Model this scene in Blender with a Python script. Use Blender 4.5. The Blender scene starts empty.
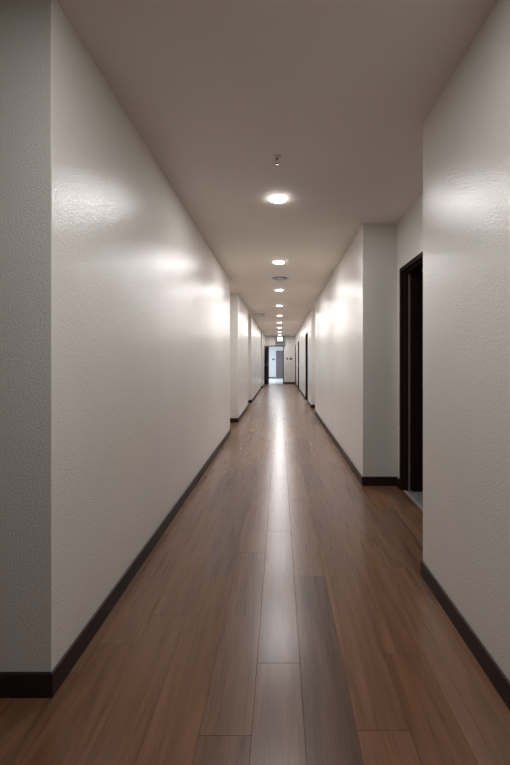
import bpy, bmesh, math, random
from mathutils import Vector, Matrix

random.seed(7)
scene = bpy.context.scene
COL = scene.collection

# ------------------------------------------------------------------ sizes
H = 2.628                 # ceiling height
XL, XR = -0.853, 0.831    # faces of the corridor walls
XLE = -0.812               # the last stretch of the left wall stands slightly further in
XLR, XRR = -1.20, 1.175   # faces of the recesses
YB, YE = -2.4, 20.65      # lobby back wall, corridor end wall
YF = 27.1                 # far wall of the lobby beyond the end door

# ------------------------------------------------------------------ mesh helpers
def box(bm, x0, x1, y0, y1, z0, z1):
    vs = [bm.verts.new((x, y, z)) for x in (x0, x1) for y in (y0, y1) for z in (z0, z1)]
    for f in ((0, 1, 3, 2), (4, 6, 7, 5), (0, 4, 5, 1), (2, 3, 7, 6), (0, 2, 6, 4), (1, 5, 7, 3)):
        bm.faces.new([vs[i] for i in f])

def extrude_poly(bm, pts, z0, z1):
    lo = [bm.verts.new((x, y, z0)) for x, y in pts]
    hi = [bm.verts.new((x, y, z1)) for x, y in pts]
    n = len(pts)
    for i in range(n):
        j = (i + 1) % n
        bm.faces.new((lo[i], lo[j], hi[j], hi[i]))
    bm.faces.new(hi)
    bm.faces.new(lo[::-1])

def lathe(bm, prof, cx=0, cy=0, cz=0, n=40, axis='z'):
    """prof: list of (radius, height); closed where radius is 0"""
    rings = []
    for r, h in prof:
        if r < 1e-6:
            rings.append([bm.verts.new((0, 0, h))])
        else:
            rings.append([bm.verts.new((r * math.cos(2 * math.pi * k / n), r * math.sin(2 * math.pi * k / n), h)) for k in range(n)])
    new = [v for r in rings for v in r]
    for a, b in zip(rings[:-1], rings[1:]):
        for k in range(n):
            k2 = (k + 1) % n
            if len(a) == 1 and len(b) == 1:
                continue
            if len(a) == 1:
                bm.faces.new((a[0], b[k], b[k2]))
            elif len(b) == 1:
                bm.faces.new((a[k], b[0], a[k2]))
            else:
                bm.faces.new((a[k], b[k], b[k2], a[k2]))
    if axis == 'x':
        M = Matrix.Rotation(math.pi / 2, 4, 'Y')
    elif axis == 'y':
        M = Matrix.Rotation(-math.pi / 2, 4, 'X')
    else:
        M = Matrix.Identity(4)
    bmesh.ops.transform(bm, matrix=Matrix.Translation((cx, cy, cz)) @ M, verts=new)

def obj(name, bm, mat, parent=None, smooth=False, bevel=0.0, seg=2):
    bmesh.ops.recalc_face_normals(bm, faces=bm.faces)
    me = bpy.data.meshes.new(name)
    bm.to_mesh(me)
    bm.free()
    if mat:
        me.materials.append(mat)
    if smooth:
        for p in me.polygons:
            p.use_smooth = True
    o = bpy.data.objects.new(name, me)
    COL.objects.link(o)
    if parent:
        o.parent = parent
    if bevel > 0:
        md = o.modifiers.new('bevel', 'BEVEL')
        md.width = bevel
        md.segments = seg
        md.limit_method = 'ANGLE'
        md.angle_limit = math.radians(40)
    return o

def boxes(name, lst, mat, parent=None, bevel=0.0):
    bm = bmesh.new()
    for b in lst:
        box(bm, *b)
    return obj(name, bm, mat, parent, bevel=bevel)

def struct(o):
    o['kind'] = 'structure'
    return o

def empty(name, loc=(0, 0, 0), rz=0):
    o = bpy.data.objects.new(name, None)
    o.location = loc
    o.rotation_euler = (0, 0, rz)
    o.empty_display_size = 0.1
    COL.objects.link(o)
    return o

def tag(o, label, cat, group=None):
    o['label'] = label
    o['category'] = cat
    if group:
        o['group'] = group
    return o

# ------------------------------------------------------------------ materials
def new_mat(name):
    m = bpy.data.materials.new(name)
    m.use_nodes = True
    nt = m.node_tree
    b = nt.nodes['Principled BSDF']
    return m, nt, b

def N(nt, kind, **inputs):
    n = nt.nodes.new(kind)
    for k, v in inputs.items():
        n.inputs[k].default_value = v
    return n

def paint(name, col, rough, spec=0.5, bump=0.0, scale=150.0, dist=0.001, mottling=0.03):
    """rolled paint: faint colour mottling plus an orange-peel bump"""
    m, nt, b = new_mat(name)
    tc = nt.nodes.new('ShaderNodeTexCoord')
    no = N(nt, 'ShaderNodeTexNoise', Scale=1.3, Detail=3.0)
    nt.links.new(tc.outputs['Object'], no.inputs['Vector'])
    mr = N(nt, 'ShaderNodeMapRange')
    mr.inputs['From Min'].default_value = 0.3
    mr.inputs['From Max'].default_value = 0.7
    mr.inputs['To Min'].default_value = 1 - mottling
    mr.inputs['To Max'].default_value = 1 + mottling
    nt.links.new(no.outputs['Fac'], mr.inputs['Value'])
    mx = nt.nodes.new('ShaderNodeMix')
    mx.data_type = 'RGBA'
    mx.blend_type = 'MULTIPLY'
    mx.inputs['Factor'].default_value = 1.0
    mx.inputs['A'].default_value = (*col, 1)
    nt.links.new(mr.outputs['Result'], mx.inputs['B'])
    nt.links.new(mx.outputs['Result'], b.inputs['Base Color'])
    b.inputs['Roughness'].default_value = rough
    b.inputs['Specular IOR Level'].default_value = spec
    if bump > 0:
        n1 = N(nt, 'ShaderNodeTexNoise', Scale=scale, Detail=2.0, Roughness=0.5)
        nt.links.new(tc.outputs['Object'], n1.inputs['Vector'])
        bp = N(nt, 'ShaderNodeBump', Strength=bump, Distance=dist)
        nt.links.new(n1.outputs['Fac'], bp.inputs['Height'])
        nt.links.new(bp.outputs['Normal'], b.inputs['Normal'])
    return m

WALL = paint('wall_paint', (0.645, 0.624, 0.582), 0.19, 0.62, bump=1.0, scale=140, dist=0.0016)
CEIL = paint('ceiling_paint', (0.78, 0.715, 0.66), 0.75, 0.25, bump=0.15, scale=180, dist=0.0008)
BASE = paint('dark_vinyl_base', (0.021, 0.0105, 0.0085), 0.45, 0.28)
DOORM = paint('dark_brown_steel', (0.020, 0.009, 0.0085), 0.65, 0.02)
FRAMEM = paint('brown_frame_steel', (0.022, 0.012, 0.011), 0.6, 0.05)
GASKET = paint('grey_gasket', (0.16, 0.15, 0.15), 0.5)
ALU = paint('pale_aluminium_strip', (0.36, 0.34, 0.32), 0.45)
WHITE = paint('white_enamel', (0.70, 0.68, 0.66), 0.4)
BEIGE = paint('beige_enamel', (0.50, 0.46, 0.42), 0.5)
GREYP = paint('grey_plastic', (0.10, 0.10, 0.11), 0.4)
DARKP = paint('dark_plastic', (0.035, 0.035, 0.038), 0.4)
GRILLE = paint('grey_blue_enamel', (0.50, 0.49, 0.53), 0.45)
LOBBYW = paint('cool_white_paint', (0.66, 0.69, 0.72), 0.5)
LOBBYD = paint('mauve_grey_door_paint', (0.155, 0.125, 0.145), 0.5)
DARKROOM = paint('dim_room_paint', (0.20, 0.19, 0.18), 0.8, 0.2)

def metal(name, col, rough):
    m, nt, b = new_mat(name)
    tc = nt.nodes.new('ShaderNodeTexCoord')
    no = N(nt, 'ShaderNodeTexNoise', Scale=60.0, Detail=2.0)
    nt.links.new(tc.outputs['Object'], no.inputs['Vector'])
    mr = N(nt, 'ShaderNodeMapRange')
    mr.inputs['To Min'].default_value = rough * 0.8
    mr.inputs['To Max'].default_value = rough * 1.2
    nt.links.new(no.outputs['Fac'], mr.inputs['Value'])
    nt.links.new(mr.outputs['Result'], b.inputs['Roughness'])
    b.inputs['Base Color'].default_value = (*col, 1)
    b.inputs['Metallic'].default_value = 1.0
    return m
CHROME = metal('chrome', (0.42, 0.40, 0.40), 0.22)
STEEL = metal('brushed_steel', (0.55, 0.53, 0.51), 0.35)

def emit(name, col, strength):
    m, nt, b = new_mat(name)
    b.inputs['Base Color'].default_value = (0.8, 0.8, 0.8, 1)
    b.inputs['Emission Color'].default_value = (*col, 1)
    b.inputs['Emission Strength'].default_value = strength
    return m
LAMP = emit('opal_lit_diffuser', (1.0, 0.975, 0.985), 60.0)
SIGNLIT = emit('lit_sign_face', (0.80, 1.0, 0.90), 0.85)
SIGNGREEN = emit('lit_sign_green', (0.05, 0.62, 0.30), 0.9)

# wood planks: one random value per plank comes from a mesh attribute
def wood():
    m, nt, b = new_mat('brown_wood_planks')
    L = nt.links.new
    tc = nt.nodes.new('ShaderNodeTexCoord')
    at = nt.nodes.new('ShaderNodeAttribute')
    at.attribute_name = 'plank'
    sep = nt.nodes.new('ShaderNodeSeparateColor')
    L(at.outputs['Color'], sep.inputs['Color'])
    # shift every plank's grain
    sh = nt.nodes.new('ShaderNodeCombineXYZ')
    mu = nt.nodes.new('ShaderNodeMath'); mu.operation = 'MULTIPLY'; mu.inputs[1].default_value = 37.0
    L(sep.outputs['Red'], mu.inputs[0])
    mu2 = nt.nodes.new('ShaderNodeMath'); mu2.operation = 'MULTIPLY'; mu2.inputs[1].default_value = 91.0
    L(sep.outputs['Red'], mu2.inputs[0])
    L(mu.outputs[0], sh.inputs['X']); L(mu2.outputs[0], sh.inputs['Y']); L(mu.outputs[0], sh.inputs['Z'])
    va = nt.nodes.new('ShaderNodeVectorMath'); va.operation = 'ADD'
    L(tc.outputs['Object'], va.inputs[0]); L(sh.outputs[0], va.inputs[1])
    def mapped(sx, sy):
        v = nt.nodes.new('ShaderNodeVectorMath'); v.operation = 'MULTIPLY'
        v.inputs[1].default_value = (sx, sy, 1)
        L(va.outputs[0], v.inputs[0])
        return v.outputs[0]
    # broad figure (cathedral bands)
    n1 = N(nt, 'ShaderNodeTexNoise', Scale=1.0, Detail=3.0, Roughness=0.55, Distortion=0.6)
    L(mapped(9.0, 0.9), n1.inputs['Vector'])
    rings = nt.nodes.new('ShaderNodeMath'); rings.operation = 'MULTIPLY'; rings.inputs[1].default_value = 9.0
    L(n1.outputs['Fac'], rings.inputs[0])
    ping = nt.nodes.new('ShaderNodeMath'); ping.operation = 'PINGPONG'; ping.inputs[1].default_value = 1.0
    L(rings.outputs[0], ping.inputs[0])
    # fine pores
    n2 = N(nt, 'ShaderNodeTexNoise', Scale=1.0, Detail=4.0, Roughness=0.65)
    L(mapped(110.0, 2.2), n2.inputs['Vector'])
    n3 = N(nt, 'ShaderNodeTexNoise', Scale=1.0, Detail=2.0, Roughness=0.5)
    L(mapped(26.0, 0.9), n3.inputs['Vector'])
    def lin(sock, a, c=0.0):
        k = nt.nodes.new('ShaderNodeMath'); k.operation = 'MULTIPLY_ADD'
        k.inputs[1].default_value = a; k.inputs[2].default_value = c
        L(sock, k.inputs[0])
        return k.outputs[0]
    def add(a, c):
        k = nt.nodes.new('ShaderNodeMath'); k.operation = 'ADD'
        L(a, k.inputs[0]); L(c, k.inputs[1])
        return k.outputs[0]
    v = add(add(lin(ping.outputs[0], 0.17), lin(n2.outputs['Fac'], 0.24)), add(lin(n3.outputs['Fac'], 0.36), lin(sep.outputs['Green'], 0.50, -0.13)))
    cr = nt.nodes.new('ShaderNodeValToRGB')
    cr.color_ramp.elements[0].position = 0.12
    cr.color_ramp.elements[0].color = (0.053, 0.027, 0.0175, 1)
    cr.color_ramp.elements[1].position = 0.95
    cr.color_ramp.elements[1].color = (0.265, 0.160, 0.103, 1)
    e = cr.color_ramp.elements.new(0.5)
    e.color = (0.146, 0.082, 0.052, 1)
    L(v, cr.inputs['Fac'])
    # some planks are greyer
    hsv = nt.nodes.new('ShaderNodeHueSaturation')
    L(lin(sep.outputs['Blue'], -0.32, 1.22), hsv.inputs['Saturation'])
    L(cr.outputs['Color'], hsv.inputs['Color'])
    L(hsv.outputs['Color'], b.inputs['Base Color'])
    L(lin(n2.outputs['Fac'], 0.03, 0.262), b.inputs['Roughness'])
    b.inputs['Specular IOR Level'].default_value = 0.33
    return m
WOOD = wood()

def stone(name, c0, c1, scale, rough):
    m, nt, b = new_mat(name)
    tc = nt.nodes.new('ShaderNodeTexCoord')
    no = N(nt, 'ShaderNodeTexNoise', Scale=scale, Detail=5.0, Roughness=0.7)
    nt.links.new(tc.outputs['Object'], no.inputs['Vector'])
    cr = nt.nodes.new('ShaderNodeValToRGB')
    cr.color_ramp.elements[0].position = 0.35
    cr.color_ramp.elements[0].color = (*c0, 1)
    cr.color_ramp.elements[1].position = 0.65
    cr.color_ramp.elements[1].color = (*c1, 1)
    nt.links.new(no.outputs['Fac'], cr.inputs['Fac'])
    nt.links.new(cr.outputs['Color'], b.inputs['Base Color'])
    b.inputs['Roughness'].default_value = rough
    return m
ROOMFLOOR = stone('grey_speckled_floor', (0.13, 0.14, 0.16), (0.26, 0.27, 0.29), 14.0, 0.6)
LOBBYFLOOR = stone('pale_tile', (0.62, 0.64, 0.67), (0.70, 0.72, 0.74), 6.0, 0.3)

# ------------------------------------------------------------------ floor of planks
PW, PL, X0 = 0.1775, 1.20, -0.095
SEAM = {-3: 1.846, -2: 2.170, -1: 1.251, 0: 1.552, 1: 2.180, 2: 1.268, 3: 1.600}
# (tone, greyness) of planks that read clearly, keyed by (column, index of plank beyond the column's seam)
TONE = {(1, -1): (0.10, 0.75), (-2, 0): (0.25, 0.8), (-3, 1): (0.18, 0.75), (0, 0): (0.5, 0.8), (0, -1): (0.42, 0.75),
        (-1, 0): (0.42, 0.45), (-2, -1): (0.5, 0.1), (2, 0): (0.55, 0.15), (2, -1): (0.6, 0.15), (1, 0): (0.6, 0.4), (3, 0): (0.5, 0.2), (3, -1): (0.45, 0.1),
        (-1, 1): (0.5, 0.5), (0, 1): (0.55, 0.6), (-3, 0): (0.45, 0.1), (-3, -1): (0.42, 0.1), (-4, 0): (0.40, 0.1), (-4, -1): (0.35, 0.0)}
def build_floor():
    bm = bmesh.new()
    lay = bm.loops.layers.float_color.new('plank')
    r = random.Random(21)
    bw, dz = 0.0012, 0.0012
    def plank(x0, x1, y0, y1, c):
        if x1 - x0 < 0.006 or y1 - y0 < 0.006:
            return
        o = [bm.verts.new(p) for p in ((x0, y0, -dz), (x1, y0, -dz), (x1, y1, -dz), (x0, y1, -dz))]
        i = [bm.verts.new(p) for p in ((x0 + bw, y0 + bw, 0), (x1 - bw, y0 + bw, 0), (x1 - bw, y1 - bw, 0), (x0 + bw, y1 - bw, 0))]
        fs = [bm.faces.new(i)] + [bm.faces.new((o[k], o[(k + 1) % 4], i[(k + 1) % 4], i[k])) for k in range(4)]
        for f in fs:
            for lp in f.loops:
                lp[lay] = c
    for c in range(-18, 8):
        xa, xb = X0 + c * PW, X0 + (c + 1) * PW
        s = SEAM.get(c, 1.3 + r.random() * PL)
        k0 = -6
        for k in range(k0, 18):
            y0, y1 = s + k * PL, s + (k + 1) * PL
            tone, grey = TONE.get((c, k), (min(1, max(0, r.gauss(0.48, 0.17))), r.random() * 0.7))
            ya, yb = max(y0, YB), min(y1, YE + 0.05)
            if yb <= ya:
                continue
            # only where there is floor: the lobby by the camera, the corridor and its recesses
            if xb < -1.3:
                yb = min(yb, 1.45)
                if yb <= ya:
                    continue
            if xa > 1.20:
                continue
            plank(xa, min(xb, 1.21), ya, yb, (r.random(), tone, grey, 1))
    # backing under the joints
    b2 = [bm.verts.new(p) for p in ((-3.4, YB, -0.004), (1.21, YB, -0.004), (1.21, YE + 0.05, -0.004), (-3.4, YE + 0.05, -0.004))]
    f = bm.faces.new(b2)
    for lp in f.loops:
        lp[lay] = (0.3, 0.0, 0.5, 1)
    me = bpy.data.meshes.new('floor')
    bm.to_mesh(me); bm.free()
    me.materials.append(WOOD)
    o = bpy.data.objects.new('floor', me)
    COL.objects.link(o)
    return struct(o)
build_floor()

# ------------------------------------------------------------------ walls
LEFT = [(-3.2, 1.40), (XL, 1.40), (XL, 6.40), (XLR, 6.40), (XLR, 7.62), (XL, 7.62), (XL, 10.05), (XLR, 10.05), (XLR, 11.20),
        (XL, 11.20), (XL, 16.75), (XLR, 16.75), (XLR, 17.30), (XLE, 17.30), (XLE, YE)]
bm = bmesh.new()
extrude_poly(bm, LEFT + [(-1.5, YE), (-1.5, 1.60), (-3.2, 1.60)], -0.05, H)
wl = struct(obj('wall_left', bm, WALL, bevel=0.003))

DOOR_A = (2.71, 3.63)       # open doorway in the right recess
DOOR_B = (11.27, 12.07)     # doorways further along the right wall
DOOR_C = (16.35, 17.20)
DOOR_D = (19.62, 20.45)
DH = 2.115
rb = [(XR, 1.33, YB, 2.184, -0.05, H),
      (XRR, 1.33, 2.184, DOOR_A[0], -0.05, H), (XRR, 1.33, DOOR_A[1], 3.765, -0.05, H), (XRR, 1.33, DOOR_A[0], DOOR_A[1], DH, H),
      (XR, 1.33, 3.765, 8.85, -0.05, H), (XRR, 1.33, 8.85, 9.97, -0.05, H)]
y = 9.97
for a, b_ in (DOOR_B, DOOR_C, DOOR_D):
    rb.append((XR, XR + 0.16, y, a, -0.05, H))
    rb.append((XR, XR + 0.16, a, b_, DH - 0.03, H))
    y = b_
rb.append((XR, XR + 0.16, y, YE, -0.05, H))
struct(boxes('wall_right', rb, WALL, bevel=0.003))

EX0, EX1, EDH = -0.63, 0.175, 2.07     # end doorway
struct(boxes('wall_end', [(-2.6, EX0, YE, YE + 0.15, -0.05, H), (EX1, 2.6, YE, YE + 0.15, -0.05, H), (EX0, EX1, YE, YE + 0.15, EDH, H)], WALL))
struct(boxes('ceiling', [(-3.4, 2.6, YB - 0.1, YF + 0.2, H, H + 0.1)], CEIL))
struct(boxes('wall_back', [(-3.4, 1.33, YB - 0.12, YB, -0.05, H)], WALL))
struct(boxes('wall_lobby', [(-3.32, -3.2, YB, 1.6, -0.05, H)], WALL))

# dim rooms behind the two open doorways on the right
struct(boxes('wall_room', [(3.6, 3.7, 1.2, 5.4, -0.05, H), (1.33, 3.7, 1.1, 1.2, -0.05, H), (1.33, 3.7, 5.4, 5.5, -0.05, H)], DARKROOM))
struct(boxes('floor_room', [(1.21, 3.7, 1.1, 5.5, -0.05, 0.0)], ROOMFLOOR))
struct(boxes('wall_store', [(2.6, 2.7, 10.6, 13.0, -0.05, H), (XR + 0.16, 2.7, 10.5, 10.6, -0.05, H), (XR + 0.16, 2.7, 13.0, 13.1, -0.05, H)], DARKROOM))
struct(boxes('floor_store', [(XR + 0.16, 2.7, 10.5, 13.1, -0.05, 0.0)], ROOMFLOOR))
# closets behind the closed doors are not seen: a back panel closes each doorway
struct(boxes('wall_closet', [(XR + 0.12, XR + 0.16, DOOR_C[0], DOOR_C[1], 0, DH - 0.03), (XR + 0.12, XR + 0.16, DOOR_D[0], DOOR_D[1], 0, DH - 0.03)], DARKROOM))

# lobby beyond the end doorway
struct(boxes('floor_lobby', [(-2.6, 2.6, YE + 0.05, YF + 0.2, -0.05, 0.0)], LOBBYFLOOR))
struct(boxes('wall_far', [(-2.6, -0.29, YF, YF + 0.15, -0.05, H), (0.62, 2.6, YF, YF + 0.15, -0.05, H), (-0.29, 0.62, YF, YF + 0.15, 2.0, H)], LOBBYW))
struct(boxes('wall_far_left', [(-2.6, -2.5, YE + 0.15, YF, -0.05, H)], LOBBYW))
struct(boxes('wall_far_right', [(2.5, 2.6, YE + 0.15, YF, -0.05, H)], LOBBYW))

# ------------------------------------------------------------------ baseboards (mitred strips)
def base_strip(name, paths, side, mat=BASE, t=0.010, h=0.090):
    bm = bmesh.new()
    for path in paths:
        pts = [Vector(p) for p in path]
        n = len(pts)
        nrm = []
        for i in range(n - 1):
            d = (pts[i + 1] - pts[i]).normalized()
            nrm.append(Vector((d.y, -d.x)) * side)
        def off(i, t):
            if i == 0: return pts[0] + nrm[0] * t
            if i == n - 1: return pts[-1] + nrm[-1] * t
            return pts[i] + (nrm[i - 1] + nrm[i]) * t
        prof = [(0.0, -0.001), (t, -0.001), (t, h - 0.006), (t - 0.0025, h - 0.0015), (t - 0.006, h), (0.0, h)]
        rows = []
        for i in range(n):
            rows.append([bm.verts.new((*off(i, a), z)) for a, z in prof])
        for a, b_ in zip(rows[:-1], rows[1:]):
            for k in range(len(prof) - 1):
                bm.faces.new((a[k], b_[k], b_[k + 1], a[k + 1]))
        bm.faces.new(rows[0]); bm.faces.new(rows[-1][::-1])
    return struct(obj(name, bm, mat))

LDOOR = (19.45, 20.35)      # closed door on the left wall beside the end wall
base_strip('baseboard_left', [LEFT[:-1] + [(XLE, LDOOR[0] - 0.04)], [(XLE, LDOOR[1] + 0.04), (XLE, YE)]], 1)
base_strip('baseboard_right', [
    [(XR, YB), (XR, 2.184), (XRR, 2.184), (XRR, DOOR_A[0] - 0.035)],
    [(XRR, DOOR_A[1] + 0.035), (XRR, 3.765), (XR, 3.765), (XR, 8.85), (XRR, 8.85), (XRR, 9.97), (XR, 9.97), (XR, DOOR_B[0] - 0.035)],
    [(XR, DOOR_B[1] + 0.035), (XR, DOOR_C[0] - 0.035)], [(XR, DOOR_C[1] + 0.035), (XR, DOOR_D[0] - 0.035)],
    [(XR, DOOR_D[1] + 0.035), (XR, YE)]], -1)
base_strip('baseboard_end', [[(XLE + 0.012, YE), (EX0 - 0.035, YE)], [(EX1 + 0.035, YE), (XR - 0.012, YE)]], 1)
base_strip('baseboard_far', [[(-2.5, YF), (-0.33, YF)], [(0.66, YF), (2.5, YF)]], 1, mat=GREYP)
base_strip('baseboard_back', [[(-3.2, 1.39), (-3.2, YB), (XR - 0.012, YB)]], -1)

# ------------------------------------------------------------------ doors
def lever_handle(parent, x, y, z, sx, along, mat=STEEL, rose=True):
    """lever on a face whose outward normal is sx along X; lever points along +-Y"""
    bm = bmesh.new()
    lathe(bm, [(0, 0), (0.026, 0), (0.026, 0.008), (0.011, 0.010), (0.011, 0.045), (0, 0.045)], n=20)
    bmesh.ops.transform(bm, matrix=Matrix.Rotation(math.pi / 2 * sx, 4, 'Y'), verts=bm.verts)
    box(bm, min(sx * 0.033, sx * 0.048), max(sx * 0.033, sx * 0.048), min(-0.01 * along, 0.12 * along), max(-0.01 * along, 0.12 * along), -0.010, 0.010)
    bmesh.ops.transform(bm, matrix=Matrix.Translation((x, y, z)), verts=bm.verts)
    return obj('handle', bm, mat, parent)

def side_frame(name, xw, d0, d1, depth, zt, parent, w=0.035, proud=0.008, s=1):
    """frame around an opening in a wall at x = xw (s = +1: wall body towards +X)"""
    xa, xb = xw - s * proud, xw + s * depth
    x0, x1 = min(xa, xb), max(xa, xb)
    bm = bmesh.new()
    # reveal lining
    t = 0.004
    c0, c1 = min(xw - s * proud, xw - s * 0.0005), max(xw - s * proud, xw - s * 0.0005)
    for (ya, yb) in ((d0 - w, d0 + t), (d1 - t, d1 + w)):
        box(bm, c0, c1, ya, yb, 0.0, zt + w)
    box(bm, c0, c1, d0 + t, d1 - t, zt - t, zt + w)
    l0, l1 = min(xw - s * 0.0005, xb), max(xw - s * 0.0005, xb)
    box(bm, l0, l1, d0 + 0.0005, d0 + t, 0.0, zt - t)
    box(bm, l0, l1, d1 - t, d1 - 0.0005, 0.0, zt - t)
    box(bm, l0, l1, d0 + 0.0005, d1 - 0.0005, zt - t, zt - 0.0005)
    return obj(name, bm, FRAMEM, parent, bevel=0.0015)

# door 1: the open doorway in the recess at right
d1 = struct(empty('door_1', (XRR, (DOOR_A[0] + DOOR_A[1]) / 2, 0)))
d1['label'] = 'dark brown door standing open inward in the recess on the right'
def local(o, root):
    o.matrix_parent_inverse = Matrix.Translation(-root.location)
    return o
local(side_frame('door_frame', XRR, DOOR_A[0], DOOR_A[1], 0.155, DH, d1), d1)
local(boxes('door_stop', [(1.20, 1.235, DOOR_A[1] - 0.022, DOOR_A[1] - 0.004, 0.0, DH - 0.004), (1.20, 1.235, DOOR_A[0] + 0.004, DOOR_A[0] + 0.022, 0.0, DH - 0.004),
                         (1.20, 1.235, DOOR_A[0] + 0.022, DOOR_A[1] - 0.022, DH - 0.022, DH - 0.004)], FRAMEM, d1), d1)
local(boxes('gasket', [(1.236, 1.250, DOOR_A[1] - 0.030, DOOR_A[1] - 0.005, 0.0, DH - 0.02)], GASKET, d1), d1)
lf = local(boxes('door_leaf', [(1.256, 2.13, DOOR_A[1] - 0.052, DOOR_A[1] - 0.010, 0.010, DH - 0.012)], DOORM, d1, bevel=0.002), d1)
bm = bmesh.new()
lathe(bm, [(0, 0), (0.026, 0), (0.026, 0.008), (0.011, 0.010), (0.011, 0.045), (0, 0.045)], n=20)
bmesh.ops.transform(bm, matrix=Matrix.Rotation(math.pi / 2, 4, 'X'), verts=bm.verts)
box(bm, -0.12, 0.01, -0.048, -0.033, -0.01, 0.01)
bmesh.ops.transform(bm, matrix=Matrix.Translation((2.06, DOOR_A[1] - 0.052, 1.05)), verts=bm.verts)
h = obj('handle', bm, STEEL, lf)
h.matrix_parent_inverse = Matrix.Identity(4)
local(boxes('threshold', [(1.188, 1.215, DOOR_A[0] + 0.004, DOOR_A[1] - 0.022, 0.0005, 0.006)], ALU, d1), d1)

# door 2: dark open doorway further along the right wall
d2 = struct(empty('door_2', (XR, (DOOR_B[0] + DOOR_B[1]) / 2, 0)))
local(side_frame('door_frame', XR, DOOR_B[0], DOOR_B[1], 0.16, DH - 0.03, d2), d2)
local(boxes('door_leaf', [(XR + 0.05, XR + 0.84, DOOR_B[1] - 0.052, DOOR_B[1] - 0.010, 0.010, DH - 0.045)], DOORM, d2, bevel=0.002), d2)
local(boxes('threshold', [(XR - 0.03, XR + 0.16, DOOR_B[0] + 0.005, DOOR_B[1] - 0.055, 0.0005, 0.006)], STEEL, d2), d2)

# doors 3 and 4: closed doors near the end on the right
def closed_door(name, xw, d0, d1_, s, near_handle=True, zt=DH - 0.03):
    r = struct(empty(name, (xw, (d0 + d1_) / 2, 0)))
    local(side_frame('door_frame', xw, d0, d1_, 0.08, zt, r, s=s), r)
    xa, xb = xw + s * 0.010, xw + s * 0.052
    l = local(boxes('door_leaf', [(min(xa, xb), max(xa, xb), d0 + 0.007, d1_ - 0.007, 0.008, zt - 0.007)], DOORM, r, bevel=0.002), r)
    hn = lever_handle(l, xa, d0 + 0.07, 1.06, -s, 1)
    return r
closed_door('door_3', XR, *DOOR_C, 1)
closed_door('door_4', XR, *DOOR_D, 1)

# the left wall needs an opening for its closed door
def cut(target, b):
    c = boxes('cutter', [b], None)
    md = target.modifiers.new('opening', 'BOOLEAN')
    md.object = c
    md.operation = 'DIFFERENCE'
    md.solver = 'EXACT'
    dg = bpy.context.evaluated_depsgraph_get()
    me = bpy.data.meshes.new_from_object(target.evaluated_get(dg))
    target.modifiers.clear()
    target.data = me
    bpy.data.objects.remove(c, do_unlink=True)
cut(wl, (XLE - 0.10, XLE + 0.05, LDOOR[0], LDOOR[1], 0.0, DH - 0.03))
closed_door('door_5', XLE, *LDOOR, -1)

# door 6: the end doorway, its leaf swung open against the left wall
d6 = struct(empty('door_6', ((EX0 + EX1) / 2, YE, 0)))
bm = bmesh.new()
w = 0.045
for xa, xb in ((EX0 - 0.03, EX0 + 0.015), (EX1 - 0.015, EX1 + 0.03)):
    box(bm, xa, xb, YE - 0.01, YE - 0.0005, 0, EDH + 0.03)
box(bm, EX0 + 0.015, EX1 - 0.015, YE - 0.01, YE - 0.0005, EDH - 0.015, EDH + 0.03)
box(bm, EX0 + 0.0005, EX0 + 0.015, YE - 0.0005, YE + 0.15, 0, EDH - 0.015)
box(bm, EX1 - 0.015, EX1 - 0.0005, YE - 0.0005, YE + 0.15, 0, EDH - 0.015)
box(bm, EX0 + 0.0005, EX1 - 0.0005, YE - 0.0005, YE + 0.15, EDH - 0.015, EDH - 0.0005)
local(obj('door_frame', bm, FRAMEM, d6), d6)
bm = bmesh.new()
box(bm, -0.042, 0.0, -0.775, 0.0, 0.008, EDH - 0.025)
ml = Matrix.Translation((EX0 - 0.012, YE - 0.014, 0)) @ Matrix.Rotation(math.radians(-6), 4, 'Z')
bmesh.ops.transform(bm, matrix=ml, verts=bm.verts)
lf6 = local(obj('door_leaf', bm, DOORM, d6, bevel=0.002), d6)
bm = bmesh.new()
lathe(bm, [(0, 0), (0.026, 0), (0.026, 0.008), (0.011, 0.010), (0.011, 0.045), (0, 0.045)], n=20)
bmesh.ops.transform(bm, matrix=Matrix.Rotation(math.pi / 2, 4, 'Y'), verts=bm.verts)
box(bm, 0.033, 0.048, -0.01, 0.12, -0.01, 0.01)
bmesh.ops.transform(bm, matrix=ml @ Matrix.Translation((0, -0.71, 1.05)), verts=bm.verts)
obj('handle', bm, STEEL, lf6)

# door 7: mauve grey door in the far wall of the lobby
d7 = struct(empty('door_7', (0.165, YF, 0)))
d7['label'] = 'mauve grey closed door on the far wall beyond the end doorway'
local(boxes('door_frame', [(-0.289, -0.25, YF - 0.008, YF + 0.1, 0, 1.999), (0.58, 0.619, YF - 0.008, YF + 0.1, 0, 1.999), (-0.25, 0.58, YF - 0.008, YF + 0.1, 1.96, 1.999)], LOBBYD, d7), d7)
lf7 = local(boxes('door_leaf', [(-0.247, 0.577, YF + 0.01, YF + 0.05, 0.008, 1.957)], LOBBYD, d7, bevel=0.002), d7)

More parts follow.
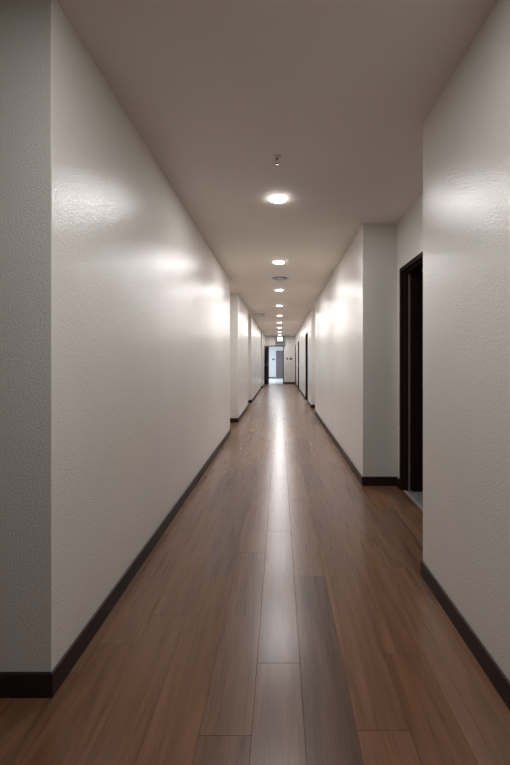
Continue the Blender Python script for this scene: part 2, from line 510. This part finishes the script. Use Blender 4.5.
# ------------------------------------------------------------------ ceiling lights
LX = -0.015
LY = [3.18 + 2.05 * k for k in range(9)]
def light_proto():
    r = empty('ceiling_light')
    bm = bmesh.new()
    lathe(bm, [(0.060, -0.003), (0.0705, -0.003), (0.082, 0.0), (0.060, 0.0), (0.060, -0.003)], n=48)
    obj('trim_ring', bm, WHITE, r, smooth=True)
    bm = bmesh.new()
    prof = [(0.0715, -0.0032)] + [(0.0715 * math.cos(a), -0.0075 - 0.009 * math.sin(a)) for a in [math.pi / 2 * k / 8 for k in range(8)]] + [(0, -0.0168)]
    lathe(bm, prof, n=48)
    obj('diffuser', bm, LAMP, r, smooth=True)
    return r
proto = light_proto()
LL = ['nearest round ceiling light, just beyond the sprinkler head',
      'second round ceiling light from the camera, between the nearest light and the round air diffuser',
      'third round ceiling light from the camera, just beyond the round air diffuser',
      'fourth round ceiling light from the camera, next beyond the one behind the air diffuser',
      'fifth round ceiling light from the camera, level with the ceiling hatch',
      'sixth round ceiling light from the camera, next beyond the ceiling hatch',
      'seventh round ceiling light from the camera, third before the exit sign',
      'eighth round ceiling light from the camera, second before the exit sign',
      'farthest round ceiling light, right in front of the exit sign']
EXTRA = [0.72]
for k, yy in enumerate(LY + EXTRA):
    if k == 0:
        r = proto
    else:
        r = proto.copy(); COL.objects.link(r)
        for ch in proto.children:
            c = ch.copy(); COL.objects.link(c); c.parent = r
    r.location = (LX, yy, H)
    # the lamp inside the fixture, shining down from the opal disc
    la = bpy.data.lights.new('lamp', 'AREA')
    la.shape = 'DISK'
    la.size = 0.132
    la.color = (1.0, 0.975, 0.985)
    la.energy = 10.8 if k < 9 else 6.1   # the lobby by the camera has a weaker lamp
    lo = bpy.data.objects.new('lamp', la)
    lo.location = (0, 0, -0.0180)
    COL.objects.link(lo)
    lo.parent = r
    lab = LL[k] if k < 9 else ['round ceiling light overhead, just outside the top of the picture', 'round ceiling light behind the camera'][k - 9]
    tag(r, lab, 'ceiling light', 'round lights in a line along the corridor ceiling')

# ------------------------------------------------------------------ ceiling fittings
s = empty('sprinkler_head', (-0.020, 2.53, H))
s.scale = (0.85, 0.85, 0.82)
tag(s, 'small chrome fire sprinkler hanging from the ceiling before the nearest light', 'sprinkler')
bm = bmesh.new(); lathe(bm, [(0.0, -0.010), (0.014, -0.010), (0.030, -0.006), (0.036, 0.0), (0, 0)], n=32); obj('escutcheon', bm, CEIL, s, smooth=True)
bm = bmesh.new(); lathe(bm, [(0, -0.034), (0.009, -0.034), (0.012, -0.028), (0.012, -0.010), (0, -0.010)], n=20); obj('body', bm, CHROME, s)
bm = bmesh.new()
for sx in (-1, 1):
    vs = []
    for k in range(7):
        a = math.pi * k / 6
        x, z = sx * (0.006 + 0.011 * math.sin(a)), -0.034 - 0.022 * k / 6
        vs.append((x, z))
    for (xa, za), (xb, zb) in zip(vs[:-1], vs[1:]):
        q = [bm.verts.new((xx + dx, yy, zz)) for (xx, zz) in ((xa, za), (xb, zb)) for dx, yy in ((-0.0018, -0.003), (0.0018, -0.003), (0.0018, 0.003), (-0.0018, 0.003))]
        for i in range(4):
            bm.faces.new((q[i], q[(i + 1) % 4], q[4 + (i + 1) % 4], q[4 + i]))
obj('yoke', bm, CHROME, s)
bm = bmesh.new(); lathe(bm, [(0, -0.062), (0.006, -0.062), (0.018, -0.058), (0.019, -0.056), (0.006, -0.055), (0, -0.055)], n=24); obj('deflector', bm, CHROME, s)

v = empty('air_diffuser', (0.0, 6.20, H))
tag(v, 'round grey air diffuser in the ceiling between the second and third lights', 'air vent')
bm = bmesh.new(); lathe(bm, [(0.135, -0.012), (0.150, -0.016), (0.165, -0.006), (0.170, 0.0), (0.135, 0.0), (0.135, -0.012)], n=48); obj('rim', bm, WHITE, v, smooth=True)
bm = bmesh.new(); lathe(bm, [(0.134, -0.001), (0.134, -0.003), (0, -0.003), (0, -0.001), (0.134, -0.001)], n=48); obj('backing', bm, GRILLE, v)
for r0, r1, z in ((0.095, 0.132, 0.006), (0.055, 0.092, 0.010), ):
    bm = bmesh.new(); lathe(bm, [(r0, -0.004), (r1, -z - 0.010), (r1, -z - 0.012), (r0, -0.007), (r0, -0.004)], n=48); obj('cone', bm, GRILLE, v, smooth=True)
bm = bmesh.new(); lathe(bm, [(0, -0.004), (0.05, -0.010), (0.05, -0.013), (0.03, -0.022), (0, -0.024)], n=40); obj('center_disc', bm, WHITE, v, smooth=True)

hch = empty('ceiling_hatch', (-0.60, 11.2, H))
tag(hch, 'pale rectangular access hatch in the ceiling beside the left wall', 'hatch')
boxes('frame', [(-0.17, -0.145, -0.32, 0.32, -0.008, 0), (0.145, 0.17, -0.32, 0.32, -0.008, 0), (-0.145, 0.145, -0.32, -0.295, -0.008, 0), (-0.145, 0.145, 0.295, 0.32, -0.008, 0)], BEIGE, hch, bevel=0.002)
boxes('panel', [(-0.142, 0.142, -0.292, 0.292, -0.005, 0)], BEIGE, hch)
bm = bmesh.new(); lathe(bm, [(0, -0.024), (0.018, -0.022), (0.026, -0.005), (0, -0.005)], cx=0.11, cy=-0.05, n=20); obj('latch', bm, DARKP, hch)

# exit sign
e = empty('exit_sign', (0.0, 20.30, H))
tag(e, 'lit exit sign box hanging under the ceiling before the end doorway', 'exit sign')
EW, Z0, Z1 = 0.205, -0.415, -0.055
boxes('housing', [(-EW, EW, 0.0, 0.07, Z0, Z1)], DARKP, e, bevel=0.006)
for mx in (-0.11, 0.11):
    boxes('mount', [(mx - 0.01, mx + 0.01, 0.025, 0.045, Z1, 0)], DARKP, e)
fa = boxes('lit_face', [(-EW + 0.066, EW - 0.066, -0.006, 0.0, Z0 + 0.12, Z1 - 0.012)], SIGNLIT, e)
bm = bmesh.new()
def quad(pts):
    f0 = [bm.verts.new((x, -0.0062, z)) for x, z in pts]
    f1 = [bm.verts.new((x, -0.0085, z)) for x, z in pts]
    bm.faces.new(f1); bm.faces.new(f0[::-1])
    for i in range(len(pts)):
        bm.faces.new((f0[i], f0[(i + 1) % len(pts)], f1[(i + 1) % len(pts)], f1[i]))
cz = (Z0 + 0.12 + Z1 - 0.012) / 2
quad([(-0.035, cz + 0.06), (-0.015, cz + 0.075), (0.005, cz + 0.06), (-0.015, cz + 0.045)])
quad([(-0.02, cz + 0.04), (0.01, cz + 0.04), (0.02, cz - 0.01), (-0.01, cz - 0.01)])
quad([(-0.01, cz - 0.01), (0.02, cz - 0.01), (0.05, cz - 0.045), (0.035, cz - 0.055)])
quad([(-0.01, cz - 0.01), (0.008, cz - 0.01), (-0.02, cz - 0.07), (-0.04, cz - 0.07)])
quad([(0.01, cz + 0.04), (0.016, cz + 0.028), (0.055, cz + 0.005), (0.06, cz + 0.018)])
quad([(-0.02, cz + 0.04), (-0.02, cz + 0.025), (-0.055, cz + 0.0), (-0.06, cz + 0.012)])
obj('pictogram', bm, SIGNGREEN, fa)

# small plates on the end walls
def plate(name, x, yw, z, w_, h_, label, cat, mats):
    p = empty(name, (x, yw, z))
    tag(p, label, cat)
    boxes('cover', [(-w_ / 2, w_ / 2, -0.012, 0, -h_ / 2, h_ / 2)], mats[0], p, bevel=0.003)
    boxes('button', [(-w_ * 0.28, w_ * 0.28, -0.018, -0.012, -h_ * 0.3, h_ * 0.3)], mats[1], p, bevel=0.002)
    return p
plate('wall_switch', 0.395, YE, 1.375, 0.085, 0.115, 'small dark switch plate on the end wall, nearest the open doorway', 'switch', (GREYP, DARKP))
plate('wall_switch', 0.600, YE, 1.370, 0.150, 0.105, 'wider dark switch plate on the end wall, right of the small one', 'switch', (GREYP, DARKP))
plate('wall_plate', -0.475, YF, 1.365, 0.17, 0.11, 'dark plate on the white far wall beside the mauve grey door', 'wall plate', (GREYP, DARKP))

# ------------------------------------------------------------------ light in the lobby beyond
la = bpy.data.lights.new('far_lobby_light', 'AREA')
la.shape = 'RECTANGLE'; la.size = 1.6; la.size_y = 1.6
la.energy = 120
la.color = (0.86, 0.94, 1.0)
lo = bpy.data.objects.new('far_lobby_light', la)
lo.location = (-0.6, 24.2, H - 0.03)
COL.objects.link(lo)

# ------------------------------------------------------------------ world, camera, view
wd = bpy.data.worlds.new('world')
scene.world = wd
wd.use_nodes = True
wd.node_tree.nodes['Background'].inputs['Color'].default_value = (0, 0, 0, 1)
cam = bpy.data.cameras.new('camera')
cam.sensor_width = 36.0
cam.lens = 36.0 * 375.0 / 765.0
cam.shift_x = -25.0 / 765.0
cam.shift_y = -21.5 / 765.0
cam.clip_start = 0.02
co = bpy.data.objects.new('camera', cam)
co.location = (0, 0, 1.25)
co.rotation_euler = (math.radians(90), 0, 0)
COL.objects.link(co)
scene.camera = co

scene.view_settings.view_transform = 'Standard'
scene.view_settings.look = 'None'
scene.view_settings.gamma = 1.0
scene.view_settings.exposure = 0.0
scene.cycles.use_denoising = True
scene.cycles.denoising_prefilter = 'NONE'
scene.cycles.max_bounces = 12
scene.cycles.diffuse_bounces = 8
scene.cycles.sample_clamp_direct = 14.0
scene.cycles.sample_clamp_indirect = 6.0
